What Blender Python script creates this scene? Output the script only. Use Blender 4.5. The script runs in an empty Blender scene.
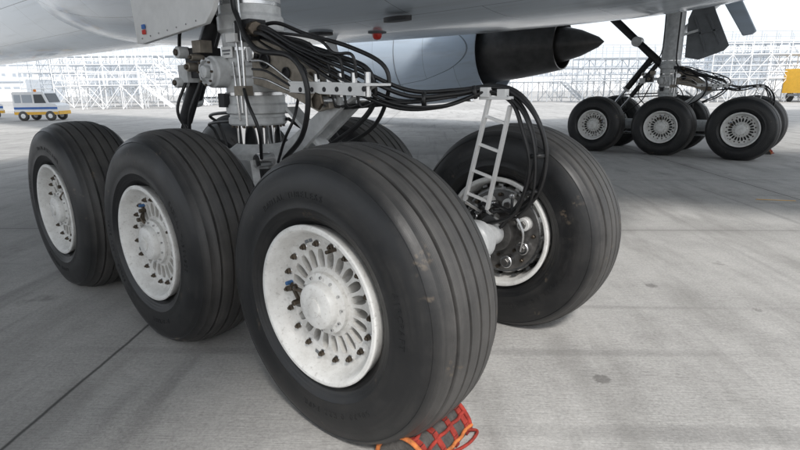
import bpy, bmesh, math, random
from mathutils import Vector, Matrix
random.seed(4)
sc=bpy.context.scene
sc.view_settings.view_transform='Standard'; sc.view_settings.look='None'; sc.view_settings.exposure=0
R=math.radians
# ---------- materials
def mat(name,base,rough=.5,metal=0,noise=0,scale=8,bump=0,bscale=60,spec=.5,coat=0):
    m=bpy.data.materials.new(name); m.use_nodes=True; nt=m.node_tree; b=nt.nodes['Principled BSDF']
    b.inputs['Roughness'].default_value=rough; b.inputs['Metallic'].default_value=metal
    b.inputs['Base Color'].default_value=(*base,1)
    b.inputs['Specular IOR Level'].default_value=spec
    b.inputs['Coat Weight'].default_value=coat
    tc=nt.nodes.new('ShaderNodeTexCoord')
    if noise:
        n=nt.nodes.new('ShaderNodeTexNoise'); n.inputs['Scale'].default_value=scale; n.inputs['Detail'].default_value=3
        n.inputs['Roughness'].default_value=.65
        nt.links.new(tc.outputs['Object'],n.inputs['Vector'])
        r=nt.nodes.new('ShaderNodeValToRGB')
        r.color_ramp.elements[0].position=.3; r.color_ramp.elements[1].position=.7
        r.color_ramp.elements[0].color=(*[c*(1-noise) for c in base],1)
        r.color_ramp.elements[1].color=(*[min(1,c*(1+noise)) for c in base],1)
        nt.links.new(n.outputs['Fac'],r.inputs['Fac']); nt.links.new(r.outputs['Color'],b.inputs['Base Color'])
        mr=nt.nodes.new('ShaderNodeMapRange'); mr.inputs[3].default_value=max(0,rough-.12); mr.inputs[4].default_value=min(1,rough+.15)
        nt.links.new(n.outputs['Fac'],mr.inputs[0]); nt.links.new(mr.outputs[0],b.inputs['Roughness'])
    if bump:
        n2=nt.nodes.new('ShaderNodeTexNoise'); n2.inputs['Scale'].default_value=bscale; n2.inputs['Detail'].default_value=2
        nt.links.new(tc.outputs['Object'],n2.inputs['Vector'])
        bp=nt.nodes.new('ShaderNodeBump'); bp.inputs['Strength'].default_value=bump; bp.inputs['Distance'].default_value=.01
        nt.links.new(n2.outputs['Fac'],bp.inputs['Height']); nt.links.new(bp.outputs['Normal'],b.inputs['Normal'])
    return m
class NT:
    def __init__(s,m): s.nt=m.node_tree; s.b=s.nt.nodes['Principled BSDF']
    def n(s,t,**k):
        x=s.nt.nodes.new(t)
        for a,v in k.items(): setattr(x,a,v)
        return x
    def l(s,a,b): s.nt.links.new(a,b)
    def math(s,op,a,b=None,c=None):
        x=s.n('ShaderNodeMath',operation=op)
        for i,q in enumerate((a,b,c)):
            if q is None: continue
            if isinstance(q,(int,float)): x.inputs[i].default_value=q
            else: s.l(q,x.inputs[i])
        return x.outputs[0]
    def noise(s,vec,scale,detail=6,rough=.6):
        x=s.n('ShaderNodeTexNoise'); x.inputs['Scale'].default_value=scale; x.inputs['Detail'].default_value=detail; x.inputs['Roughness'].default_value=rough
        s.l(vec,x.inputs['Vector']); return x.outputs['Fac']
    def rng(s,v,a,b,c,d):
        x=s.n('ShaderNodeMapRange'); s.l(v,x.inputs[0])
        for i,q in enumerate((a,b,c,d)): x.inputs[i+1].default_value=q
        return x.outputs[0]
    def mix(s,f,a,b,blend='MIX'):
        x=s.n('ShaderNodeMix',data_type='RGBA',blend_type=blend)
        if isinstance(f,(int,float)): x.inputs[0].default_value=f
        else: s.l(f,x.inputs[0])
        for i,q in((6,a),(7,b)):
            if isinstance(q,tuple): x.inputs[i].default_value=(*q,1)
            else: s.l(q,x.inputs[i])
        return x.outputs[2]
M={}
def rubber():
    m=mat('tyre_rubber',(.022,.023,.025),.5); t=NT(m)
    tc=t.n('ShaderNodeTexCoord'); o=tc.outputs['Object']; sx=t.n('ShaderNodeSeparateXYZ'); t.l(o,sx.inputs[0])
    x,y,z=sx.outputs
    r=t.math('SQRT',t.math('ADD',t.math('MULTIPLY',x,x),t.math('MULTIPLY',z,z)))
    tread=t.rng(r,.580,.620,0,1)
    oi=t.n('ShaderNodeObjectInfo'); va=t.n('ShaderNodeVectorMath',operation='ADD'); t.l(o,va.inputs[0]); t.l(oi.outputs['Location'],va.inputs[1])
    rv=t.n('ShaderNodeCombineXYZ'); t.l(t.math('MULTIPLY',oi.outputs['Random'],7.3),rv.inputs[0]); t.l(rv.outputs[0],va.inputs[1])
    n1=t.noise(va.outputs[0],5,5,.7); n2=t.noise(o,45,3)
    # wear streaks that run around the tyre: noise over (angle, radius*k, y*k)
    ang=t.math('ARCTAN2',z,x); cv=t.n('ShaderNodeCombineXYZ'); t.l(t.math('MULTIPLY',ang,1.2),cv.inputs[0]); t.l(t.math('MULTIPLY',r,45),cv.inputs[1]); t.l(t.math('ADD',t.math('MULTIPLY',y,45),t.math('MULTIPLY',oi.outputs['Random'],9)),cv.inputs[2])
    stk=t.noise(cv.outputs[0],1.0,3,.6)
    dust=t.math('MULTIPLY',tread,t.rng(t.math('ADD',t.math('MULTIPLY',n1,.6),t.math('MULTIPLY',stk,.4)),.35,.65,.3,1))
    side=t.math('MULTIPLY',t.rng(n1,.42,.72,0,.8),t.rng(stk,.35,.65,.2,1))
    c=t.mix(side,(.0095,.010,.011),(.038,.036,.034))
    c=t.mix(dust,c,(.085,.081,.077))
    sc_=t.math('MULTIPLY',t.rng(t.noise(va.outputs[0],8,2),.65,.71,0,1),t.rng(n2,.47,.62,0,.55))
    c=t.mix(sc_,c,(.14,.11,.08))
    t.l(c,t.b.inputs['Base Color'])
    t.l(t.math('ADD',t.rng(n1,.3,.7,.34,.50),t.math('MULTIPLY',tread,.10)),t.b.inputs['Roughness'])
    ribs=t.math('MULTIPLY',t.math('SINE',t.math('MULTIPLY',y,1400)),t.math('MULTIPLY',tread,.25))
    rings=t.math('MULTIPLY',t.math('SINE',t.math('MULTIPLY',r,420)),t.math('MULTIPLY',t.rng(r,.37,.40,1,0),.35))
    h=t.math('ADD',t.math('ADD',ribs,rings),t.math('MULTIPLY',n2,.5))
    bp=t.n('ShaderNodeBump'); bp.inputs['Strength'].default_value=.35; bp.inputs['Distance'].default_value=.003
    t.l(h,bp.inputs['Height']); t.l(bp.outputs[0],t.b.inputs['Normal'])
    return m
M['rubber']=rubber()
a37=R(-37); rx=lambda X,Y:(X*math.cos(a37)-Y*math.sin(a37), X*math.sin(a37)+Y*math.cos(a37))
JX=-rx(-1.3,-.7)[0]; JY=-rx(.7,4.6)[1]
def concrete():
    m=mat('apron_concrete',(.33,.33,.33),.85); t=NT(m)
    tc=t.n('ShaderNodeTexCoord'); mp=t.n('ShaderNodeMapping'); t.l(tc.outputs['Object'],mp.inputs[0])
    mp.vector_type='POINT'; mp.inputs['Rotation'].default_value=(0,0,R(-37))
    o=mp.outputs[0]; sx=t.n('ShaderNodeSeparateXYZ'); t.l(o,sx.inputs[0]); x,y,_=sx.outputs
    med=t.noise(o,1.7,5,.7)
    warp=t.math('MULTIPLY',t.math('SUBTRACT',med,.5),.025)
    def joint(c,per,off): return t.math('PINGPONG',t.math('ADD',t.math('ADD',c,warp),off),per/2)
    fx=joint(x,6.6,JX); fy=joint(y,6.6,JY)
    lx=t.rng(fx,.004,.014,1,0); ly=t.rng(fy,.004,.014,.6,0); line=t.math('MAXIMUM',lx,ly)
    halo=t.math('MULTIPLY',t.rng(t.math('MINIMUM',fx,fy),.0,.22,.45,0),t.rng(med,.35,.65,0,1))
    def stretch(sx_,sy_,rz,off=0):
        q=t.n('ShaderNodeMapping'); q.inputs['Scale'].default_value=(sx_,sy_,1); q.inputs['Rotation'].default_value=(0,0,rz); q.inputs['Location'].default_value=(off,off,0); t.l(o,q.inputs[0]); return q.outputs[0]
    brush=t.noise(stretch(3,60,0),2.2,4,.65)
    big=t.noise(o,.35,4,.6); sm=t.noise(o,60,3,.75)
    streak=t.noise(stretch(1.6,.35,.6),1.4,4,.7)
    tyre=t.noise(stretch(5.5,.16,.25,3),1.0,2,.5); tyre2=t.noise(stretch(.14,4.5,-.1,7),1.0,2,.5)
    v=t.math('ADD',t.rng(big,.3,.7,-.05,.05),t.rng(med,.3,.7,-.06,.06))
    v=t.math('ADD',v,t.rng(brush,.3,.7,-.055,.055)); v=t.math('ADD',v,t.rng(sm,.3,.7,-.08,.08))
    v=t.math('ADD',v,.385)
    cx=t.math('FLOOR',t.math('DIVIDE',t.math('ADD',x,JX),6.6)); cy=t.math('FLOOR',t.math('DIVIDE',t.math('ADD',y,JY),6.6))
    cb=t.n('ShaderNodeCombineXYZ'); t.l(cx,cb.inputs[0]); t.l(cy,cb.inputs[1]); wn=t.n('ShaderNodeTexWhiteNoise',noise_dimensions='2D'); t.l(cb.outputs[0],wn.inputs['Vector'])
    v=t.math('ADD',v,t.rng(wn.outputs['Value'],0,1,-.035,.035))
    col=t.n('ShaderNodeCombineColor'); t.l(t.math('MULTIPLY',v,1.02),col.inputs[0]); t.l(v,col.inputs[1]); t.l(t.math('MULTIPLY',v,.965),col.inputs[2])
    c=t.mix(t.rng(streak,.48,.70,0,.5),col.outputs[0],(.19,.184,.172))
    tm_=t.math('MULTIPLY',t.math('MAXIMUM',t.rng(tyre,.62,.70,0,1),t.rng(tyre2,.62,.70,0,1)),t.rng(brush,.35,.6,.05,.38)); c=t.mix(tm_,c,(.09,.088,.085))
    spots=t.math('MULTIPLY',t.rng(big,.48,.6,0,1),t.rng(med,.56,.66,0,.55)); c=t.mix(spots,c,(.12,.115,.108))
    # oil / hydraulic drips
    vo=t.n('ShaderNodeTexVoronoi'); vo.inputs['Scale'].default_value=2.4; t.l(o,vo.inputs['Vector'])
    sc3=t.n('ShaderNodeSeparateColor'); t.l(vo.outputs['Color'],sc3.inputs[0])
    rad=t.math('MULTIPLY',t.math('GREATER_THAN',sc3.outputs[0],.72),t.math('MULTIPLY',sc3.outputs[1],.16))
    dd=t.math('SUBTRACT',rad,t.math('ADD',vo.outputs['Distance'],t.math('MULTIPLY',t.math('SUBTRACT',sm,.5),.08)))
    c=t.mix(t.rng(dd,0,.04,0,.55),c,(.075,.07,.065))
    c=t.mix(halo,c,(.18,.175,.165)); c=t.mix(t.math('MULTIPLY',line,.9),c,(.055,.055,.053))
    t.l(c,t.b.inputs['Base Color'])
    h=t.math('ADD',t.math('MULTIPLY',brush,.6),t.math('MULTIPLY',sm,.6))
    bp=t.n('ShaderNodeBump'); bp.inputs['Strength'].default_value=.6; bp.inputs['Distance'].default_value=.006
    t.l(h,bp.inputs['Height']); t.l(bp.outputs[0],t.b.inputs['Normal'])
    return m
M['concrete']=concrete()
def paint(name,base,rough=.2):
    m=mat(name,base,rough,coat=.3); t=NT(m)
    tc=t.n('ShaderNodeTexCoord'); o=tc.outputs['Object']
    br=t.n('ShaderNodeTexBrick'); br.inputs['Scale'].default_value=1; br.inputs['Mortar Size'].default_value=.006; br.inputs['Brick Width'].default_value=2.3; br.inputs['Row Height'].default_value=.95
    br.inputs['Mortar Smooth'].default_value=.1; t.l(o,br.inputs['Vector'])
    br.inputs['Color1'].default_value=(*base,1); br.inputs['Color2'].default_value=(*[c*.94 for c in base],1); br.inputs['Mortar'].default_value=(*[c*.35 for c in base],1)
    n=t.noise(o,.7,3,.6); s=t.n('ShaderNodeMapping'); s.inputs['Scale'].default_value=(.25,4,4); t.l(o,s.inputs[0]); n2=t.noise(s.outputs[0],1.2,4)
    c=t.mix(t.rng(n2,.5,.8,0,.35),br.outputs['Color'],(.28,.28,.27))
    t.l(c,t.b.inputs['Base Color']); t.l(t.rng(n,.3,.7,rough-.06,rough+.08),t.b.inputs['Roughness'])
    return m
M['fus']=paint('fuselage_paint',(.66,.73,.80),.17)
M['nac']=paint('nacelle_paint',(.50,.58,.67),.17)
M['white']=mat('white_paint',(.74,.74,.73),.32,0,.07,7)
def dirtywhite():
    m=mat('wheel_white',(.72,.72,.70),.38); t=NT(m)
    tc=t.n('ShaderNodeTexCoord'); o=tc.outputs['Object']; sx=t.n('ShaderNodeSeparateXYZ'); t.l(o,sx.inputs[0]); x,y,z=sx.outputs
    n=t.noise(o,14,5,.7); n2=t.noise(o,60,3)
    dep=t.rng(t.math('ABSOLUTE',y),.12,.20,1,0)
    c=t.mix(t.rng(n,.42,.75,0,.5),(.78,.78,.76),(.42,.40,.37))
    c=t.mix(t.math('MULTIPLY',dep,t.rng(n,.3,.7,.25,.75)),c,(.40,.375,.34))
    c=t.mix(t.rng(n2,.58,.75,0,.45),c,(.20,.18,.155))
    t.l(c,t.b.inputs['Base Color']); t.l(t.rng(n,.3,.7,.28,.5),t.b.inputs['Roughness']); return m
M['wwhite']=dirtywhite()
M['dark']=mat('dark_metal',(.03,.03,.032),.5,.3,.3,10)
M['black']=mat('black_paint',(.012,.012,.013),.35,0,.3,10)
M['hose']=mat('hose_rubber',(.012,.012,.013),.38,0,.3,20)
M['grey']=mat('gear_grey',(.56,.57,.57),.32,.0,.2,12)
M['bronze']=mat('cadmium_bracket',(.27,.24,.20),.42,.55,.3,14)
M['nut']=mat('nut',(.11,.09,.07),.4,.8,.3,40)
M['steel']=mat('steel',(.62,.62,.62),.22,1,.12,20)
M['chrome']=mat('chrome',(.8,.8,.8),.08,1)
M['brake']=mat('brake_metal',(.16,.155,.15),.45,.7,.35,18)
M['hot']=mat('exhaust_metal',(.10,.095,.092),.38,.8,.25,2)
M['red']=mat('red_plastic',(.6,.03,.02),.3)
M['strap']=mat('red_webbing',(.27,.028,.018),.85,0,.5,18,.3,300)
M['rope']=mat('orange_rope',(.48,.15,.04),.85,0,.4,40)
M['chockgrey']=mat('chock_rubber',(.075,.07,.065),.85,0,.4,25,.3,120)
M['blue']=mat('blue_paint',(.03,.13,.42),.35,0,.1,4)
M['dimblue']=mat('sensor_cap',(.04,.12,.28),.45)
M['yellow']=mat('yellow_paint',(.75,.42,.04),.4,0,.1,4)
M['bwhite']=mat('hazed_white',(.80,.81,.82),.5,0,.06,2)  # background white, brightened so distance haze is painted into the colour
M['galv']=mat('galvanised_tube',(.50,.53,.56),.5,.2)
M['bgrey']=mat('cladding',(.66,.70,.74),.6,0,.05,.3)  # pale cladding tone with the distance haze mixed into its colour
M['bpane']=mat('hazed_pane',(.36,.40,.45),.4)  # glass lightened to low contrast, haze painted in rather than a volume
M['glass']=mat('window_glass',(.05,.06,.07),.08,0)
M['seam']=mat('seam',(.16,.17,.18),.6)
M['doorgrey']=mat('door_inner',(.17,.18,.19),.45,0,.2,4)
M['orange']=mat('orange_lamp',(.8,.25,.02),.3)
# ---------- mesh builder
class MB:
    def __init__(s): s.v=[];s.f=[];s.m=[];s.mats=[]
    def mi(s,k):
        if k not in s.mats: s.mats.append(k)
        return s.mats.index(k)
    def add(s,vs,fs,k):
        o=len(s.v); s.v+= [tuple(v) for v in vs]; i=s.mi(k)
        for f in fs: s.f.append([a+o for a in f]); s.m.append(i)
    def box(s,c,size,k,rot=None):
        c=Vector(c); h=Vector(size)/2; rot=rot or Matrix.Identity(3)
        vs=[c+rot@Vector((x*h.x,y*h.y,z*h.z)) for x in(-1,1) for y in(-1,1) for z in(-1,1)]
        s.add(vs,[(0,1,3,2),(4,6,7,5),(0,4,5,1),(2,3,7,6),(0,2,6,4),(1,5,7,3)],k)
    def bar(s,p0,p1,w,t,k,up=(0,1,0)):
        p0=Vector(p0);p1=Vector(p1);d=(p1-p0);L=d.length;d.normalize();u=Vector(up);u=(u-d*u.dot(d)).normalized();q=d.cross(u)
        s.box((p0+p1)/2,(L,w,t),k,Matrix((d,u,q)).transposed())
    def prism(s,pts,d,k):
        n=len(pts); d=Vector(d); vs=[Vector(p) for p in pts]; vs+= [v+d for v in vs]
        s.add(vs,[list(range(n)),list(range(2*n-1,n-1,-1))]+[(i,(i+1)%n,n+(i+1)%n,n+i) for i in range(n)],k)
    def lathe(s,prof,o,ax,k,seg=32,caps=(False,False)):
        o=Vector(o);ax=Vector(ax).normalized(); a=ax.orthogonal().normalized(); b=ax.cross(a)
        vs=[];n=len(prof)
        for i in range(seg):
            t=2*math.pi*i/seg; d=a*math.cos(t)+b*math.sin(t)
            for r,w in prof: vs.append(o+ax*w+d*r)
        fs=[]
        for i in range(seg):
            j=(i+1)%seg
            for q in range(n-1): fs.append((i*n+q,i*n+q+1,j*n+q+1,j*n+q))
        if caps[0]: fs.append([i*n for i in range(seg)])
        if caps[1]: fs.append([i*n+n-1 for i in range(seg)])
        s.add(vs,fs,k)
    def cyl(s,p0,p1,r0,k,r1=None,seg=20):
        p0=Vector(p0);p1=Vector(p1); r1=r0 if r1 is None else r1; L=(p1-p0).length
        b=min(r0,r1)*.12; b=min(b,L*.3)
        s.lathe([(r0-b,0),(r0,b),(r1,L-b),(r1-b,L)],p0,p1-p0,k,seg,(True,True))
    def tube(s,pts,r,k,seg=10,sub=8):
        P=[Vector(p) for p in pts]; Q=[P[0]*2-P[1]]+P+[P[-1]*2-P[-2]]; C=[]
        for i in range(1,len(Q)-2):
            for j in range(sub):
                t=j/sub; a,b,c,d=Q[i-1],Q[i],Q[i+1],Q[i+2]
                C.append(.5*((2*b)+(c-a)*t+(2*a-5*b+4*c-d)*t*t+(3*b-a-3*c+d)*t**3))
        C.append(P[-1]); n=(C[1]-C[0]).orthogonal().normalized(); vs=[]
        for i,c in enumerate(C):
            d=(C[min(i+1,len(C)-1)]-C[max(i-1,0)]).normalized(); n=(n-d*n.dot(d)).normalized(); b=d.cross(n)
            for j in range(seg):
                t=2*math.pi*j/seg; vs.append(c+(n*math.cos(t)+b*math.sin(t))*r)
        fs=[(i*seg+j,i*seg+(j+1)%seg,(i+1)*seg+(j+1)%seg,(i+1)*seg+j) for i in range(len(C)-1) for j in range(seg)]
        fs.append(list(range(seg))); fs.append([(len(C)-1)*seg+j for j in range(seg)])
        s.add(vs,fs,k)
    def mesh(s,name,sharp=35,smooth=True):
        me=bpy.data.meshes.new(name); me.from_pydata(s.v,[],s.f)
        for k in s.mats: me.materials.append(M[k])
        for p,i in zip(me.polygons,s.m): p.material_index=i; p.use_smooth=smooth
        bm=bmesh.new(); bm.from_mesh(me); bmesh.ops.recalc_face_normals(bm,faces=bm.faces); bm.to_mesh(me); bm.free()
        if smooth: me.set_sharp_from_angle(angle=R(sharp))
        return me
    def obj(s,name,parent=None,sharp=35,smooth=True,bevel=0,loc=None):
        return inst(s.mesh(name,sharp,smooth),name,parent,bevel,loc)
def inst(me,name,parent=None,bevel=0,loc=None):
    o=bpy.data.objects.new(name,me); sc.collection.objects.link(o)
    if parent: o.parent=parent
    if loc: o.location=loc
    if bevel:
        bv=o.modifiers.new('bevel','BEVEL'); bv.width=bevel; bv.segments=2; bv.limit_method='ANGLE'; bv.angle_limit=R(50)
    return o
def empty(name,loc=(0,0,0),parent=None,rz=0):
    e=bpy.data.objects.new(name,None); e.location=loc; e.rotation_euler=(0,0,rz); sc.collection.objects.link(e)
    if parent: e.parent=parent
    return e
# ---------- ground
g=MB(); g.add([(-900,-900,0),(900,-900,0),(900,900,0),(-900,900,0)],[(0,1,2,3)],'concrete'); g.obj('ground',smooth=False)
# ---------- wheel
def tread(w): w=abs(w); return .635-.72*w*w*.9-6.0*max(0,w-.1)**2
def tyre_profile():
    out=[(.325,.165),(.340,.185),(.352,.203),(.372,.219),(.40,.2305),(.403,.2335),(.409,.2335),(.412,.2325),(.44,.2345),(.47,.2345),(.50,.2315),(.53,.225),(.555,.2155),(.572,.206),(.5745,.2075),(.578,.2055),(.59,.189),(.60,.176)]
    out.append((tread(.155),.158))
    for gc in (.125,.063):
        out+= [(tread(gc+.02),gc+.02),(tread(gc+.0065),gc+.0065),(tread(gc)-.012,gc+.0045),(tread(gc)-.012,gc-.0045),(tread(gc-.0065),gc-.0065),(tread(gc-.022),gc-.022)]
    out+=[(tread(0),.0065),(tread(0)-.012,.0045)]
    return out+[(r,-w) for r,w in reversed(out)]
def flatten(w,zmin):
    for i,v in enumerate(w.v):
        x,y,z=v
        if z<zmin+.06:
            k=max(0,min(1,(zmin+.06-z)/.1)); y*=1+.035*k; z=max(z,zmin); w.v[i]=(x,y,z)
tm=MB(); tm.lathe(tyre_profile(),(0,0,0),(0,1,0),'rubber',160); flatten(tm,-.6); TY=tm.mesh('tyre',28)
def lettering():
    s=MB()
    def run(txt,a0,r,size):
        a=a0
        for ch in txt:
            if ch==' ': a-=size*.55/r; continue
            cu=bpy.data.curves.new('t','FONT'); cu.body=ch; cu.size=size; cu.extrude=.0016; cu.align_x='CENTER'; cu.resolution_u=2
            ob=bpy.data.objects.new('t',cu); sc.collection.objects.link(ob)
            me=bpy.data.meshes.new_from_object(ob); vs=[]
            rad=Vector((math.cos(a),0,math.sin(a))); tan=Vector((math.sin(a),0,-math.cos(a)))
            for v in me.vertices: vs.append(rad*(r+v.co.y)+tan*v.co.x+Vector((0,-.2344-v.co.z,0)))
            s.add(vs,[list(p.vertices) for p in me.polygons],'rubber')
            bpy.data.objects.remove(ob); bpy.data.curves.remove(cu); bpy.data.meshes.remove(me)
            a-=size*.72/r
    run('RADIAL TUBELESS',2.6,.445,.036); run('50x20.0 R22 34PR',-.5,.445,.036); run('AIRCRAFT',.75,.448,.036)
    return s.mesh('sidewall_lettering',30)
LT=lettering()
h=MB(); Yx=(0,1,0)
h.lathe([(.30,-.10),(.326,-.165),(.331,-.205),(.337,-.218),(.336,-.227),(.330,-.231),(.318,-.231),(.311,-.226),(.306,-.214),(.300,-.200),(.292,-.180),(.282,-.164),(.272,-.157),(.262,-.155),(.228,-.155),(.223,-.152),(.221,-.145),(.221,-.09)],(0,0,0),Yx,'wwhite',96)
h.lathe([(.26,-.075),(.02,-.075)],(0,0,0),Yx,'black',48)
h.lathe([(.150,-.08),(.150,-.148),(.147,-.153),(.136,-.155),(.130,-.160),(.128,-.178),(.120,-.182),(.108,-.184),(.100,-.190),(.098,-.212),(.092,-.222),(.080,-.228),(.050,-.232),(.001,-.233)],(0,0,0),Yx,'wwhite',64)
h.lathe([(.040,-.230),(.040,-.238),(.036,-.240),(.001,-.240)],(0,0,0),Yx,'wwhite',32)
N=22
for i in range(N):
    a=2*math.pi*(i+.5)/N; d=Vector((math.cos(a),0,math.sin(a))); q=Vector((-d.z,0,d.x)); vs=[]
    for r,wd in((.146,.0095),(.160,.0072),(.175,.0070),(.195,.0090),(.212,.014),(.224,.024)):
        for y in(-.153,-.085):
            for sg in(-1,1): vs.append(d*r+q*wd*sg*(1 if y<-.1 else .8)+Vector((0,y,0)))
    fs=[]
    for k in range(5):
        b=k*4; fs+=[(b,b+1,b+5,b+4),(b+2,b+6,b+7,b+3),(b,b+4,b+6,b+2),(b+1,b+3,b+7,b+5)]
    h.add(vs,fs,'wwhite')
for i in range(18):
    a2=2*math.pi*i/18; d2=Vector((math.cos(a2),0,math.sin(a2)))*.247
    h.cyl(d2+Vector((0,-.15,0)),d2+Vector((0,-.159,0)),.0165,'steel',seg=14)
    h.cyl(d2+Vector((0,-.157,0)),d2+Vector((0,-.172,0)),.0125,'nut',seg=6)
    h.cyl(d2+Vector((0,-.172,0)),d2+Vector((0,-.180,0)),.007,'nut',seg=8)
for i in range(12):
    a=2*math.pi*i/12; d=Vector((math.cos(a),0,math.sin(a)))*.113
    h.cyl(d+Vector((0,-.180,0)),d+Vector((0,-.192,0)),.006,'steel',seg=6)
h.tube([(-.11,-.195,.03),(-.14,-.205,.035),(-.17,-.19,.03),(-.20,-.16,.02)],.006,'nut')
h.cyl((-.200,-.14,.02),(-.200,-.19,.02),.012,'nut',seg=10)
h.cyl((-.226,-.15,.035),(-.226,-.185,.035),.009,'dimblue',seg=10)
h.cyl((-.175,-.14,-.04),(-.175,-.195,-.04),.013,'nut',seg=6)
h.bar((-.226,-.162,.035),(-.172,-.162,-.04),.01,.016,'nut')
h.cyl((.06,-.15,.235),(.06,-.205,.235),.008,'nut',seg=8)
# small stencilled placards on the flange well
for a in(1.9,2.0,4.4): 
    d=Vector((math.cos(a),0,math.sin(a))); h.box(d*.262+Vector((0,-.1565,0)),(.014,.003,.02),'seam',Matrix.Rotation(-a,3,'Y'))
# inboard side (+y) with brake
h.lathe([(.30,.10),(.326,.165),(.331,.205),(.337,.218),(.336,.227),(.330,.231),(.318,.231),(.311,.226),(.304,.20),(.298,.17),(.292,.08),(.28,.0)],(0,0,0),Yx,'wwhite',96)
h.lathe([(.29,.06),(.275,.10),(.27,.15),(.262,.16),(.245,.16)],(0,0,0),Yx,'steel',64)
h.lathe([(.255,.12),(.25,.165),(.235,.172),(.12,.172),(.115,.18),(.112,.24),(.10,.245),(.05,.245)],(0,0,0),Yx,'brake',64)
for i in range(8):
    a=2*math.pi*(i+.5)/8; d=Vector((math.cos(a),0,math.sin(a)))*.188
    h.cyl(d+Vector((0,.165,0)),d+Vector((0,.222,0)),.040,'white' if i in(1,2,3) else 'steel',seg=20)
    h.cyl(d+Vector((0,.222,0)),d+Vector((0,.236,0)),.024,'brake',seg=6)
    a2=a+math.pi/8; d2=Vector((math.cos(a2),0,math.sin(a2)))
    h.cyl(d2*.225+Vector((0,.165,0)),d2*.225+Vector((0,.195,0)),.012,'nut',seg=6)
    h.cyl(d2*.15+Vector((0,.165,0)),d2*.15+Vector((0,.19,0)),.010,'nut',seg=6)
for i in range(16):
    a=2*math.pi*i/16; d=Vector((math.cos(a),0,math.sin(a)))
    h.box(d*.283+Vector((0,.13,0)),(.014,.10,.03),'steel',Matrix.Rotation(-a,3,'Y'))
h.tube([(.0,.245,.19),(.10,.25,.16),(.18,.25,.06),(.19,.25,-.05),(.12,.25,-.15)],.010,'black')
h.tube([(.05,.25,.12),(-.10,.26,.16),(-.19,.25,.04),(-.18,.25,-.08)],.008,'steel')
HB=h.mesh('hub',32)
A=1.447;T=1.432;Z=.6;C=.716
SX=-1.61
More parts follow.
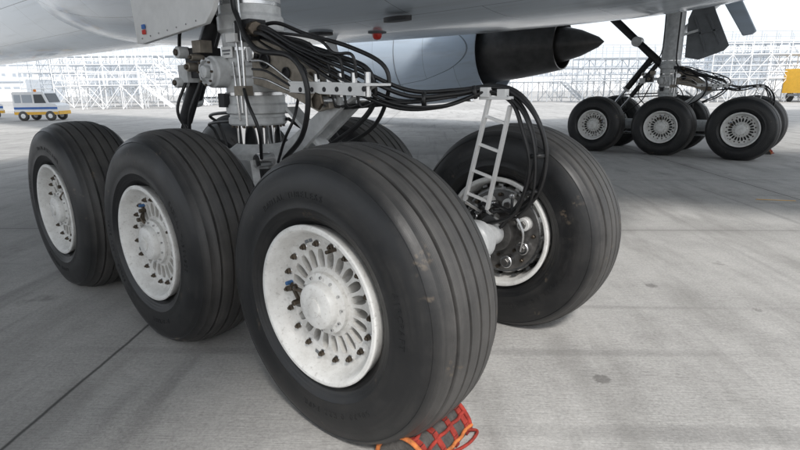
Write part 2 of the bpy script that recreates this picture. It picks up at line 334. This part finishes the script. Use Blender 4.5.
# ---------- gear structure
def structure():
    s=MB()
    s.lathe([(.09,-3.05),(.125,-3.03),(.13,-2.75),(.115,-2.6),(.125,-1.9),(.17,-1.7),(.17,-1.3),(.125,-1.0),(.115,-.3),(.13,-.15),(.125,.12),(.09,.14)],(0,C,.6),(1,0,0),'grey',32,(True,True))
    for i in range(3):
        x=-A*i; s.cyl((x,.1,.6),(x,T-.1,.6),.068,'grey',seg=28)
        for sg in(-1,1): s.lathe([(.068,0),(.115,.02),(.115,.10),(.10,.12),(.07,.13)],(x,C+sg*(C-.40),.6),(0,-sg,0),'grey',28)
        s.cyl((x-.02,C-.3,.40),(x-.9 if i<2 else x+.9,C-.3,.42),.022,'steel',seg=12)
    for sg in(-1,1):
        s.prism([(-1.74,C+sg*.19-.03,.5),(-1.36,C+sg*.19-.03,.5),(-1.42,C+sg*.19-.03,1.0),(-1.72,C+sg*.19-.03,1.0)],(0,.06,0),'grey')
    s.cyl((-1.55,C-.27,.6),(-1.55,C+.27,.6),.09,'steel',seg=28)
    s.lathe([(.20,.93),(.23,.97),(.23,1.03),(.18,1.07),(.15,1.09)],(SX,C,0),(0,0,1),'grey',36,(True,False))
    s.lathe([(.145,1.0),(.145,1.3)],(SX,C,0),(0,0,1),'chrome',40)
    s.lathe([(.15,1.215),(.185,1.215),(.195,1.225),(.195,1.262),(.185,1.27),(.185,1.285),(.205,1.295),(.205,1.345),(.192,1.36),(.190,1.52),(.208,1.535),(.208,1.585),(.192,1.60),(.192,1.80),(.215,1.82),(.215,1.90),(.20,1.92),(.20,3.6)],(SX,C,0),(0,0,1),'grey',48)
    for i in range(16):
        a=2*math.pi*i/16; s.cyl((SX+.173*math.cos(a),C+.173*math.sin(a),1.217),(SX+.173*math.cos(a),C+.173*math.sin(a),1.198),.009,'nut',seg=6)
    s.lathe([(.10,-.02),(.10,.12),(.088,.13),(.088,.16),(.07,.165),(.07,.14),(.04,.14),(.04,.18),(.02,.185),(.001,.185)],(-1.68,C-.16,1.56),(0,-1,0),'grey',32)
    for i in range(8):
        a=2*math.pi*i/8; s.cyl((-1.68+.08*math.cos(a),C-.32,1.56+.08*math.sin(a)),(-1.68+.08*math.cos(a),C-.335,1.56+.08*math.sin(a)),.008,'nut',seg=6)
    for sg in(-1,1):
        y=C+sg*.13
        s.prism([(-1.42,y-.018,1.76),(-1.20,y-.018,1.74),(-.92,y-.018,1.53),(-.74,y-.018,1.43),(-.72,y-.018,1.34),(-.82,y-.018,1.32),(-1.10,y-.018,1.42),(-1.42,y-.018,1.48)],(0,.036,0),'bronze')
        y2=(y+C)/2-.016
        s.prism([(-.72,y2,1.42),(-.70,y2,1.34),(-1.20,y2,.98),(-1.42,y2,.93),(-1.45,y2,1.04),(-1.25,y2,1.10)],(0,.032,0),'grey')
    s.box((-1.20,C,1.60),(.44,.24,.03),'bronze',Matrix.Rotation(R(14),3,'Y'))
    s.box((-1.0,C,1.50),(.30,.10,.10),'bronze',Matrix.Rotation(R(28),3,'Y'))
    s.box((-1.02,C,1.16),(.55,.10,.025),'grey',Matrix.Rotation(R(38),3,'Y'))
    s.cyl((-.76,C-.19,1.38),(-.76,C+.19,1.38),.035,'steel',seg=20)
    s.cyl((-.76,C-.21,1.38),(-.76,C-.19,1.38),.05,'nut',seg=6)
    s.cyl((-1.38,C-.2,1.0),(-1.38,C+.2,1.0),.045,'steel',seg=20)
    s.cyl((-1.38,C-.2,1.66),(-1.38,C+.2,1.66),.05,'steel',seg=20)
    for x,z,r in((-1.28,1.62,.05),(-1.08,1.54,.035),(-.93,1.45,.025)):
        s.lathe([(r,0),(r,.012),(r*.75,.012),(r*.75,-.002),(.001,-.002)],(x,C-.15,z),(0,-1,0),'dark',20)
    ry=Matrix.Rotation(R(2),3,'Y')
    s.box((-.70,C-.10,1.475),(.62,.20,.014),'white',ry); s.box((-.70,C-.196,1.445),(.60,.012,.055),'white',ry)
    for i in range(6):
        x=-.95+i*.1; s.cyl((x,C-.12,1.40),(x,C-.12,1.53),.018,'steel',seg=6); s.cyl((x,C-.12,1.43),(x,C-.12,1.51),.012,'nut',seg=10)
        s.lathe([(.014,0),(.014,.006),(.001,.006)],(x+.05,C-.200,1.443),(0,-1,0),'dark',14)
    s.bar((-.95,C-.02,1.50),(-1.36,C-.02,1.70),.05,.02,'white'); s.bar((-.45,C-.05,1.47),(-.72,C-.02,1.36),.03,.02,'white')
    s.cyl((-1.76,C,1.88),(-2.35,C,2.42),.085,'dark',.075,24); s.cyl((-2.35,C,2.42),(-3.3,C,3.3),.08,'dark',.09,24)
    s.cyl((-2.35,C-.12,2.42),(-2.35,C+.12,2.42),.11,'grey',seg=24)
    s.cyl((-1.70,C+.1,2.4),(-1.2,C+2.1,3.35),.07,'grey',seg=20)
    s.cyl((-1.82,C+.02,1.98),(-2.02,C+.02,2.06),.06,'dark')
    s.cyl((-2.0,C+.04,2.08),(-2.50,C+.04,1.40),.07,'black',seg=24); s.cyl((-2.50,C+.04,1.40),(-2.53,C+.04,1.36),.082,'grey',seg=24)
    s.cyl((-2.53,C+.04,1.36),(-2.86,C+.04,.90),.034,'chrome',seg=20); s.cyl((-2.86,C-.03,.88),(-2.86,C+.11,.88),.055,'grey',seg=20)
    s.bar((-2.86,C+.04,.88),(-2.86,C+.04,.68),.10,.09,'grey')
    s.cyl((-1.86,C-.12,1.9),(-2.34,C-.14,1.22),.05,'dark',seg=20); s.cyl((-2.34,C-.14,1.22),(-2.59,C-.14,.88),.024,'steel',seg=16)
    s.box((-2.0,C-.14,1.63),(.20,.16,.20),'dark'); s.box((-2.10,C-.20,1.56),(.12,.10,.12),'grey'); s.box((-1.90,C-.20,1.73),(.10,.09,.08),'bronze')
    for (x,z,r) in((-2.08,1.70,.04),(-1.96,1.60,.03),(-2.14,1.50,.035),(-1.90,1.66,.022)):
        s.cyl((x,C-.2,z),(x,C-.29,z),r,'grey' if r>.032 else 'bronze',seg=18); s.cyl((x,C-.29,z),(x,C-.305,z),r*.6,'nut',seg=6)
    s.bar((-1.75,C-.1,1.60),(-1.95,C-.12,1.60),.08,.05,'grey')
    for k,(z0,z1) in enumerate(((1.25,1.62),(1.30,1.85),(1.22,2.2))):
        s.tube([(-1.52+.05*k,C-.20-.01*k,z0),(-1.52+.05*k,C-.21,(z0+z1)/2),(-1.55+.05*k,C-.20,z1)],.008,'steel')
    for z in(1.42,1.70,1.98): s.lathe([(.192,z-.012),(.202,z-.012),(.202,z+.012),(.192,z+.012)],(SX,C,0),(0,0,1),'steel',40)
    s.box((-1.50,C-.21,1.76),(.10,.06,.05),'white'); s.box((-1.46,C-.2,1.44),(.12,.06,.06),'bronze'); s.box((-1.68,C-.205,1.38),(.07,.05,.09),'dark')
    s.box((-1.60,C-.205,1.68),(.12,.008,.07),'white'); s.box((-1.60,C-.210,1.69),(.09,.004,.012),'seam'); s.box((-1.60,C-.210,1.67),(.07,.004,.010),'seam')
    s.box((-1.40,.56,1.80),(.16,.12,.12),'dark'); s.cyl((-1.34,.53,1.80),(-1.27,.51,1.80),.045,'nut',seg=8)
    return s.mesh('strut_and_truck')
def hoses():
    s=MB(); rnd=random.Random(3)
    def off(p,k): 
        a=k*1.26; return (p[0]+.02*math.cos(a),p[1]+.022*math.sin(a),p[2]+.02*math.sin(a+.5))
    main=[(-1.36,.54,1.80),(-1.20,.51,1.78),(-.98,.55,1.67),(-.62,.59,1.52),(-.36,.75,1.385),(-.14,.90,1.385),(.05,1.0,1.43),(.19,1.03,1.385),(.29,1.03,1.25),(.33,1.04,1.07),(.28,1.06,.88),(.15,1.12,.75),(.03,1.16,.68)]
    ends=[(.0,1.17,.78),(-.10,1.17,.72),(.05,1.17,.64),(-.14,1.17,.62),(.12,1.17,.84)]
    for k in range(5):
        pts=[]
        for i,p in enumerate(main):
            sp=1.0+ (1.0 if i in(3,4,5) else 0)+(.9 if 8<=i<=10 else 0)
            q=off(p,k); pts.append(tuple(p[j]+(q[j]-p[j])*sp+rnd.uniform(-.010,.010) for j in range(3)))
        pts[-1]=ends[k]; s.tube(pts,.0115 if k<4 else .008,'hose')
        e=Vector(ends[k]); s.cyl(e+Vector((0,-.01,0)),e+Vector((0,.05,0)),.018,'steel',seg=6)
    for p,ax,rr in(((.325,1.035,1.10),(.1,0,-1),.042),((-.25,.825,1.385),(.8,.5,0),.042),((.29,1.05,.90),(.4,-.2,-1),.04),((-.02,.965,1.42),(.8,.5,.2),.036)):
        ax=Vector(ax).normalized(); s.cyl(Vector(p)-ax*.012,Vector(p)+ax*.012,rr,'black',seg=14)
    def loop(pts,r=.012,k='hose'): s.tube(pts,r,k)
    loop([(-1.45,.48,3.2),(-1.45,.48,2.1),(-1.40,.48,1.86),(-1.22,.46,1.68),(-.90,.46,1.62),(-.80,.48,1.45),(-.88,.50,1.20),(-1.15,.56,1.02)],.016)
    loop([(-1.38,.58,1.77),(-1.25,.60,1.76),(-1.0,.62,1.70),(-.72,.66,1.62),(-.52,.68,1.54),(-.50,.70,1.38),(-.64,.70,1.24),(-.90,.70,1.10)],.015)
    loop([(-1.40,.6,1.82),(-1.25,.65,1.84),(-1.0,.66,1.76),(-.66,.68,1.67),(-.44,.72,1.56),(-.44,.74,1.40),(-.60,.78,1.22),(-.9,.78,1.08)],.012)
    loop([(-1.75,.48,3.0),(-1.75,.48,2.2),(-1.88,.44,1.95),(-2.02,.44,1.84),(-2.10,.46,1.72)],.012)
    loop([(-1.90,.48,1.50),(-1.97,.42,1.30),(-2.07,.45,1.12),(-2.3,.55,.95),(-2.5,.6,.8)],.012)
    loop([(-2.10,.48,1.50),(-2.14,.42,1.32),(-2.12,.46,1.18),(-1.97,.52,1.02),(-1.75,.5,.9)],.011)
    loop([(-1.40,.48,1.45),(-1.28,.42,1.36),(-1.22,.44,1.2),(-1.3,.5,1.02)],.011)
    loop([(-1.0,.58,1.40),(-.98,.52,1.28),(-1.05,.5,1.16),(-1.2,.55,1.0)],.009)
    for k in range(5):
        x=-.93+k*.1
        loop([(x,C-.12,1.50),(x-.01,C-.14,1.57+.012*k),(x-.14,C-.15,1.635),(x-.30,C-.15,1.69+.008*k),(-1.38,C-.14,1.76+.01*k)],.0085)
        loop([(x,C-.12,1.42),(x+.01,C-.1,1.35),(x+.08,C-.04,1.33+.012*k),(-.30,C+.06,1.37),(-.10,.92,1.40)],.008)
    for k in range(3):
        loop([(-1.35,C-.20,1.62-.05*k),(-1.15,C-.24,1.60-.05*k),(-1.0,C-.2,1.5-.03*k),(-.9,C-.14,1.42)],.007,'hose' if k%2 else 'steel')
    for i in(1,2):
        x=-A*i; loop([(-1.42,.87,1.3),(x*.8-.3,.98,1.25),(x+.25,1.05,1.15),(x+.30,1.08,.9),(x+.1,1.16,.74)],.013)
        loop([(-1.42,.83,1.25),(x*.8-.28,.96,1.18),(x+.20,1.03,1.1),(x+.26,1.08,.86),(x+.05,1.16,.70)],.012)
    return s.mesh('hoses',60)
def ladder():
    s=MB()
    a0=Vector((.05,1.0,1.39));a1=Vector((-.14,1.08,.80)); b0=Vector((.16,1.03,1.35)); b1=Vector((-.0,1.10,.76))
    s.bar(a0,a1,.028,.018,'white'); s.bar(b0,b1,.028,.018,'white')
    for t in(.16,.42,.68,.92): s.bar(a0.lerp(a1,t),b0.lerp(b1,t),.022,.014,'white')
    s.box((.09,1.0,1.39),(.18,.05,.016),'white'); s.box((.04,.98,1.42),(.05,.04,.05),'white'); s.box((.13,1.0,1.41),(.05,.04,.05),'white')
    s.bar(a1,(-.07,1.18,.72),.03,.02,'steel'); s.bar(b1,(.03,1.18,.70),.03,.02,'steel')
    return s.mesh('hose_support_bracket')
def door1():
    s=MB(); y=.33
    s.prism([(-2.43,y,1.775),(-2.36,y,1.765),(-1.52,y,1.835),(-1.44,y,1.90),(-1.30,y+.02,2.15),(-1.25,y+.06,3.3),(-2.7,y+.06,3.3)],(0,.035,0),'white')
    s.box((-2.30,y-.006,1.84),(.05,.006,.03),'red'); s.box((-2.30,y-.006,1.875),(.05,.006,.03),'blue')
    for x,z in [(-2.34+i*.12,1.80+i*.0095) for i in range(7)]: s.cyl((x,y+.002,z),(x,y-.004,z),.006,'steel',seg=8)
    return s.mesh('strut_door')
def door2():
    s=MB()
    s.prism([(-1.42,.98,2.85),(-1.30,.98,3.2),(-1.0,.98,3.2),(-.90,.98,2.95),(-.58,.98,2.26),(-.66,.98,2.16),(-1.13,.98,1.99),(-1.40,.98,2.05)],(0,.04,0),'doorgrey')
    for a,b in(((-1.3,2.9),(-1.0,2.15)),((-1.05,2.9),(-.75,2.3)),((-1.35,2.5),(-.8,2.6))): s.bar((a[0],.965,a[1]),(b[0],.965,b[1]),.03,.04,'seam')
    s.bar((-1.5,C+.1,2.5),(-1.2,.97,2.6),.05,.05,'grey')
    return s.mesh('strut_door')
ST=structure();HO=hoses();LA=ladder()
for gi,(gx,gy) in enumerate(((0,0),(-.032,10.91))):
    e=empty('airplane_landing_gear',(gx,gy,0))
    for i in range(3):
        for j in range(2):
            wl=empty('wheel',(-A*i,T*j,Z),e)
            inst(TY,'tyre',wl); hb=inst(HB,'hub',wl); lt=inst(LT,'sidewall_lettering',wl)
            rr=[0.0,.9,2.1][i]*(1 if not j else -.4)+gi*.5
            hb.rotation_euler=(0,rr,math.pi if j else 0); lt.rotation_euler=(0,rr*1.7+.4,math.pi if j else 0)
            if j:
                l2=inst(LT,'sidewall_lettering',wl); l2.rotation_euler=(0,rr*2,0)
    inst(ST,'strut_and_truck',e,.004); inst(HO,'hoses',e); inst(LA,'hose_support_bracket',e,.002); inst(door2() if gi else door1(),'strut_door',e,.003)
# ---------- chocks
def chock(loc,rz,sc_=1.0):
    s=MB()
    sec=[(-.12,0),(-.105,.05),(-.05,.105),(.015,.12),(.07,.10),(.115,.045),(.125,0)]
    s.prism([(x,-.17,z) for x,z in sec],(0,.34,0),'chockgrey')
    def strap(y,w):
        for (x0,z0),(x1,z1) in zip(sec[:-1],sec[1:]):
            d=Vector((x1-x0,0,z1-z0)).normalized(); n=Vector((-d.z,0,d.x))*.005
            s.bar(Vector((x0,y,z0))+n,Vector((x1,y,z1))+n,w,.006,'strap',up=(0,1,0))
    for y in(-.145,-.05,.05,.145): strap(y,.028)
    for i,(x,z) in enumerate(((-.085,.075),(-.02,.117),(.045,.113),(.095,.07),(.13,.02))):
        pts=[(x+random.uniform(-.005,.005),-.175+.035*q,z+.012+random.uniform(-.004,.004)) for q in range(11)]; s.tube(pts,.008,'rope' if i in(1,4) else 'strap',seg=8,sub=3)
    for y in(-.172,.172): s.tube([(x*1.02,y,z+.008) for x,z in sec],.010,'strap' if y>0 else 'rope',seg=8,sub=4)
    s.tube([(.12,.14,.02),(.16,.17,.012),(.17,.10,.012),(.15,.02,.012),(.12,-.03,.02)],.007,'strap',seg=8)
    o=s.obj('wheel_chock',None,50,loc=loc); o.rotation_euler=(0,0,rz); o.scale=(sc_,)*3
chock((.36,.03,0),R(6)); chock((-3.20,.10,0),math.pi,.8); chock((.30,12.34,0),0,.8)
# ---------- airplane
air=empty('airplane')
def loft(secs,k,name,n=128,sub=6):
    S=[]; Q=[secs[0]]+list(secs)+[secs[-1]]
    for i in range(1,len(Q)-2):
        for j in range(sub):
            t=j/sub; S.append([.5*((2*b)+(c-a)*t+(2*a-5*b+4*c-d)*t*t+(3*b-a-3*c+d)*t**3) for a,b,c,d in zip(Q[i-1],Q[i],Q[i+1],Q[i+2])])
    S.append(list(secs[-1]))
    m=MB(); vs=[];fs=[]
    for (x,cy,cz,ry,rzt,rzb,p) in S:
        for i in range(n):
            t=2*math.pi*i/n; c=math.cos(t);s_=math.sin(t); q=2/p
            vs.append((x,cy+ry*math.copysign(abs(c)**q,c),cz+(rzt if s_>0 else rzb)*math.copysign(abs(s_)**q,s_)))
    for a in range(len(S)-1):
        for i in range(n):
            j=(i+1)%n; fs.append((a*n+i,a*n+j,(a+1)*n+j,(a+1)*n+i))
    fs.append(list(range(n))); fs.append([(len(S)-1)*n+i for i in range(n)])
    m.add(vs,fs,k); return m.obj(name,air)
CY=6.2
loft([(-42,CY,5.3,.1,.1,.1,2),(-41,CY,5.3,1.1,1.0,1.0,2),(-39,CY,5.5,2.1,2.0,2.0,2),(-36,CY,5.75,2.8,2.8,2.8,2),(-32,CY,5.85,3.1,3.1,3.1,2),(-20,CY,5.85,3.1,3.1,3.1,2),(-8,CY,5.85,3.1,3.1,3.1,2),(6,CY,5.85,3.1,3.1,3.1,2),(14,CY,6.3,2.6,2.7,2.7,2),(24,CY,7.3,1.2,1.4,1.4,2),(30,CY,8,.3,.4,.4,2)],'fus','fuselage')
loft([(-16,CY,5,2.6,1,2.0,2.3),(-13,CY,4.8,3.1,1,2.15,2.4),(-10,CY,4.7,3.3,1,2.22,2.6),(-6,CY,4.7,3.4,1,2.31,2.8),(-2,CY,4.7,3.4,1,2.31,2.8),(0,CY,4.7,3.35,1,2.22,2.7),(2,CY,4.8,3.2,1,2.0,2.5),(6,CY,5,2.8,1,1.9,2.2)],'fus','belly_fairing')
b=MB(); bl=(-4.9,5.6,2.385)
b.lathe([(.16,0),(.16,-.012),(.12,-.02),(.10,-.022)],bl,(0,0,1),'seam',24); b.lathe([(.085,-.02),(.08,-.07),(.055,-.11),(.001,-.125)],bl,(0,0,1),'red',24)
b.obj('anti_collision_beacon',air)
b=MB()
b.prism([(-5.9+.30*math.cos(t*.3927),5.2+.13*math.sin(t*.3927),2.37) for t in range(16)],(0,0,.06),'dark')
b.prism([(-3.6+.25*math.cos(t*.3927),4.6+.10*math.sin(t*.3927),2.375) for t in range(16)],(0,0,.06),'dark')
b.prism([(-7.2,6.4,2.40),(-6.8,6.4,2.40),(-6.7,6.4,2.12),(-6.85,6.4,2.12)],(0,.03,0),'bwhite')
b.obj('belly_vents_and_antenna',air)
EZ=2.75
for sgn in(-1,1):
    w=MB(); secs=[(3.0,-11.5,2.6,3.3,1.3),(10,-7.5,3.2,4.1,.9),(30,5,7.5,6.4,.3)]
    vs=[];n=24;fs=[]
    for dy,xl,xt,z,th in secs:
        for i in range(n):
            t=2*math.pi*i/n; cx=(xl+xt)/2+(xt-xl)/2*math.cos(t)
            zz=z+th/2+th/2*math.sin(t)*(1-.35*math.cos(t)); vs.append((cx,CY+sgn*dy,zz))
    for a in range(2):
        for i in range(n): j=(i+1)%n; fs.append((a*n+i,a*n+j,(a+1)*n+j,(a+1)*n+i))
    w.add(vs,fs,'fus')
    w.prism([(-2.6,CY+sgn*4.6,3.30),(-.7,CY+sgn*4.6,3.30),(-.7,CY+sgn*6.4,3.42),(-2.6,CY+sgn*6.4,3.42)],(0,0,.03),'dark')
    w.obj('wing',air)
    e=MB(); ey=CY+sgn*9.6
    e.lathe([(1.2,-15.4),(1.45,-15.6),(1.6,-15.4),(1.85,-14),(1.95,-12.5),(1.93,-11.5),(1.85,-10.5),(1.69,-9.4),(1.50,-8.4),(1.46,-8.4),(1.44,-9.2)],(0,ey,EZ),(1,0,0),'nac',96)
    e.lathe([(1.46,-8.9),(1.05,-8.9)],(0,ey,EZ),(1,0,0),'dark',48)
    e.lathe([(1.25,-9.2),(1.16,-8.4),(1.04,-7.4),(.90,-6.5),(.80,-5.95),(.76,-5.95),(.74,-6.4)],(0,ey,EZ+.05),(1,0,0),'hot',64)
    e.lathe([(.60,-6.6),(.56,-5.95),(.40,-5.35),(.16,-4.80),(.01,-4.62)],(0,ey,EZ+.05),(1,0,0),'hot',48)
    e.lathe([(.76,-6.5),(.5,-6.5)],(0,ey,EZ+.05),(1,0,0),'dark',48)
    for x,r in((-14.0,1.852),(-11.6,1.945),):
        e.lathe([(r-.004,x-.012),(r+.002,x-.012),(r+.002,x+.012),(r-.004,x+.012)],(0,ey,EZ),(1,0,0),'seam',96)
    e.prism([(-14,ey-.2,4.5),(-8.0,ey-.2,3.8),(-6.5,ey-.2,3.7),(-6,ey-.2,5.0),(-12,ey-.2,5.3)],(0,.4,0),'nac')
    e.obj('engine',air)
f=MB(); f.prism([(-1.25,12.0,3.8),(-.85,12.0,3.8),(-.17,12.0,2.52),(-.24,12.0,2.46),(-.41,12.0,2.44)],(0,.08,0),'nac'); f.obj('landing_gear_door',air,bevel=.02)
# ---------- background
def W(fw,lt,z=0): return Vector((1.517-.6424*fw+.7664*lt,-1.497+.7664*fw+.6424*lt,z))
YAW=.6976
def scaffold(fw,lt,length,depth,levels,rz=0,k='galv',LH=2.0,bay=1.6):
    e=empty('maintenance_scaffold',W(fw,lt),None,YAW+rz); s=MB(); n=int(length/bay); H=levels*LH; r=.04
    for i in range(n+1):
        for y in(0,depth/2,depth): s.cyl((i*bay,y,0),(i*bay,y,H+1.1),r,k,seg=6)
        for l in range(1,levels+1): s.cyl((i*bay,0,l*LH),(i*bay,depth,l*LH),r,k,seg=6)
    for l in range(1,levels+1):
        z=l*LH
        for y in(0,depth):
            for dz in(0,.55,1.1): s.cyl((0,y,z+dz),(n*bay,y,z+dz),r*.8,k,seg=6)
        s.box((n*bay/2,depth/2,z-.05),(n*bay,depth*.96,.05),'bgrey')
    for i in range(n):
        for l in range(levels):
            for y in (0,depth):
                s.cyl((i*bay,y,l*LH),(i*bay+bay,y,(l+1)*LH),r*.7,k,seg=5)
                if (i+l)%2==0: s.cyl((i*bay+bay,y,l*LH),(i*bay,y,(l+1)*LH),r*.7,k,seg=5)
    x0=n*bay+.2
    s.bar((x0,0,H),(x0+H*1.1,0,.1),.08,.2,k); s.bar((x0,1,H),(x0+H*1.1,1,.1),.08,.2,k)
    for j in range(int(H/.3)): s.box((x0+.1+j*.33,.5,H-j*.3-.1),(.28,1,.04),k)
    s.bar((x0,0,H+1),(x0+H*1.1,0,1.1),.05,.05,k)
    s.obj('scaffold_frame',e,smooth=False)
scaffold(52,-33,11,3,2,.05,'bwhite'); scaffold(56,-21,13,3,2,-.04); scaffold(60,-6,10,3,2,0); scaffold(46,-27,5,2,1,.2,'bwhite'); scaffold(72,-50,26,4,3,0)
scaffold(50,17,9,3,2,.03); scaffold(47,27,12,3,2,-.05,'bwhite'); scaffold(60,33,18,4,3,0); scaffold(55,12,6,2.5,1,.1); scaffold(75,22,20,4,2,0)
def hangar(fw,lt,w,d,hgt,rz=0,name='hangar'):
    e=empty(name,W(fw,lt),None,YAW+rz); s=MB()
    s.prism([(0,0,0),(w,0,0),(w,0,hgt*.8),(w/2,0,hgt),(0,0,hgt*.8)],(0,d,0),'bgrey'); s.obj('walls_and_roof',e,smooth=False)
    s=MB(); n=max(3,int(w/8))
    for i in range(n):
        x=(i+.5)*w/n; s.box((x,-.08,hgt*.32),(w/n*.86,.16,hgt*.62),'bwhite')
        for q in range(4): s.box((x+(q-1.5)*w/n*.2,-.18,hgt*.5),(w/n*.14,.04,hgt*.08),'bpane')
        s.box((x,-.1,hgt*.72),(w/n*.9,.2,.2),'bpane')
    s.obj('doors_and_windows',e,smooth=False)
hangar(170,-190,90,40,14,.08); hangar(185,-85,110,40,11,0); hangar(200,40,70,40,12,-.05); hangar(170,115,90,40,15,-.05)
hangar(90,-85,22,12,4.6,.1,'site_office')
def tractor(fw,lt,rz):
    e=empty('service_van',W(fw,lt),None,YAW+rz); e.scale=(.82,.82,.82); s=MB()
    s.prism([(-1.35,-.7,.38),(1.35,-.7,.38),(1.37,-.7,.95),(1.25,-.7,1.05),(.85,-.7,1.12),(.60,-.7,1.78),(.5,-.7,1.82),(-1.30,-.7,1.82),(-1.37,-.7,1.75)],(0,1.4,0),'bwhite')
    s.box((0,-.71,.80),(2.70,.02,.14),'blue'); s.box((-.02,-.712,.48),(2.72,.02,.18),'yellow'); s.box((1.39,0,.5),(.06,1.36,.22),'yellow'); s.box((-1.385,0,.5),(.05,1.36,.22),'blue')
    s.prism([(-.02,-.712,1.12),(.70,-.712,1.12),(.50,-.712,1.66),(-.02,-.712,1.66)],(0,.01,0),'glass'); s.box((-.45,-.708,1.39),(.62,.012,.5),'bpane'); s.box((-1.05,-.708,1.39),(.40,.012,.5),'bpane')
    s.prism([(.862,-.6,1.16),(.862,.6,1.16),(.645,.6,1.72),(.645,-.6,1.72)],(.012,0,.004),'glass')
    s.cyl((-.3,0,1.82),(-.3,0,1.98),.09,'orange',seg=12)
    s.obj('body',e,bevel=.025); s=MB()
    for x in(-.85,.85):
        for y in(-.75,.55):
            s.lathe([(.02,.2),(.26,.2),(.31,.17),(.31,.03),(.26,0),(.16,0),(.14,.03),(.02,.03)],(x,y,.31),(0,1,0),'rubber',24); s.lathe([(.15,.02),(.05,-.005),(.01,-.005)],(x,y,.31),(0,1,0),'bwhite',16)
    s.obj('wheels',e)
tractor(29,-19.2,.05); tractor(31,-24.2,.7)
def truck(fw,lt,rz,c1,name='service_truck'):
    e=empty(name,W(fw,lt),None,YAW+rz); s=MB()
    s.box((-.8,0,1.75),(4.2,2.1,2.0),c1); s.prism([(1.4,-1,.5),(2.9,-1,.5),(2.95,-1,1.3),(2.6,-1,2.1),(1.4,-1,2.15)],(0,2,0),'bwhite')
    s.prism([(2.0,-1.01,1.35),(2.75,-1.01,1.35),(2.5,-1.01,1.95),(2.0,-1.01,1.95)],(0,.01,0),'bpane'); s.prism([(2.955,-.85,1.4),(2.955,.85,1.4),(2.66,.85,2.05),(2.66,-.85,2.05)],(.02,0,0),'bpane')
    s.box((-.2,0,.6),(5.6,1.0,.2),'doorgrey'); s.obj('body',e,bevel=.04); s=MB()
    for x in(-2,2.1):
        for y in(-1.0,.75): s.lathe([(.02,.26),(.36,.26),(.42,.2),(.42,.05),(.36,0),(.2,0),(.02,.02)],(x,y,.42),(0,1,0),'rubber',24)
    s.obj('wheels',e)
truck(47,36.3,.4,'yellow'); truck(70,-24,.0,'bwhite'); truck(62,6,-.2,'bwhite')
m=MB(); P=W(6.62,4.85,.004); m.box((P.x,P.y,.004),(.45,.03,.002),'yellow',Matrix.Rotation(R(25),3,'Z'))
m.obj('painted_line',smooth=False)
# ---------- world
w=bpy.data.worlds.new('World'); sc.world=w; w.use_nodes=True; nt=w.node_tree
EL=46; SA=Vector((.80,-.60,0)).normalized()
sky=nt.nodes.new('ShaderNodeTexSky'); sky.sky_type='NISHITA'; sky.sun_disc=False; sky.sun_elevation=R(EL); sky.dust_density=4
sky.sun_rotation=math.atan2(SA.x,SA.y)
mx=nt.nodes.new('ShaderNodeMix'); mx.data_type='RGBA'; mx.inputs[0].default_value=.72
nt.links.new(sky.outputs[0],mx.inputs[6]); mx.inputs[7].default_value=(9.3,9.8,10.4,1)
nt.links.new(mx.outputs[2],nt.nodes['Background'].inputs[0]); nt.nodes['Background'].inputs[1].default_value=.15
L=bpy.data.lights.new('sun','SUN'); L.energy=3.2; L.angle=R(9); L.color=(1,.97,.93)
lo=bpy.data.objects.new('sun',L); sc.collection.objects.link(lo)
d=Vector((SA.x*math.cos(R(EL)),SA.y*math.cos(R(EL)),math.sin(R(EL)))); lo.rotation_euler=(-d).to_track_quat('-Z','Y').to_euler()
# ---------- camera
yaw,pitch,roll=.6976,-.2537,-.0108
v=Vector((-math.sin(yaw)*math.cos(pitch),math.cos(yaw)*math.cos(pitch),math.sin(pitch)))
r0=Vector((math.cos(yaw),math.sin(yaw),0)); u0=r0.cross(v)
r=r0*math.cos(roll)+u0*math.sin(roll); u=-r0*math.sin(roll)+u0*math.cos(roll)
cd=bpy.data.cameras.new('camera'); co=bpy.data.objects.new('camera',cd); sc.collection.objects.link(co)
co.matrix_world=Matrix(((r[0],u[0],-v[0],1.5166),(r[1],u[1],-v[1],-1.4972),(r[2],u[2],-v[2],1.4412),(0,0,0,1)))
cd.sensor_width=36; cd.lens=36*524.7/800; cd.clip_end=3000; cd.clip_start=.05
sc.camera=co
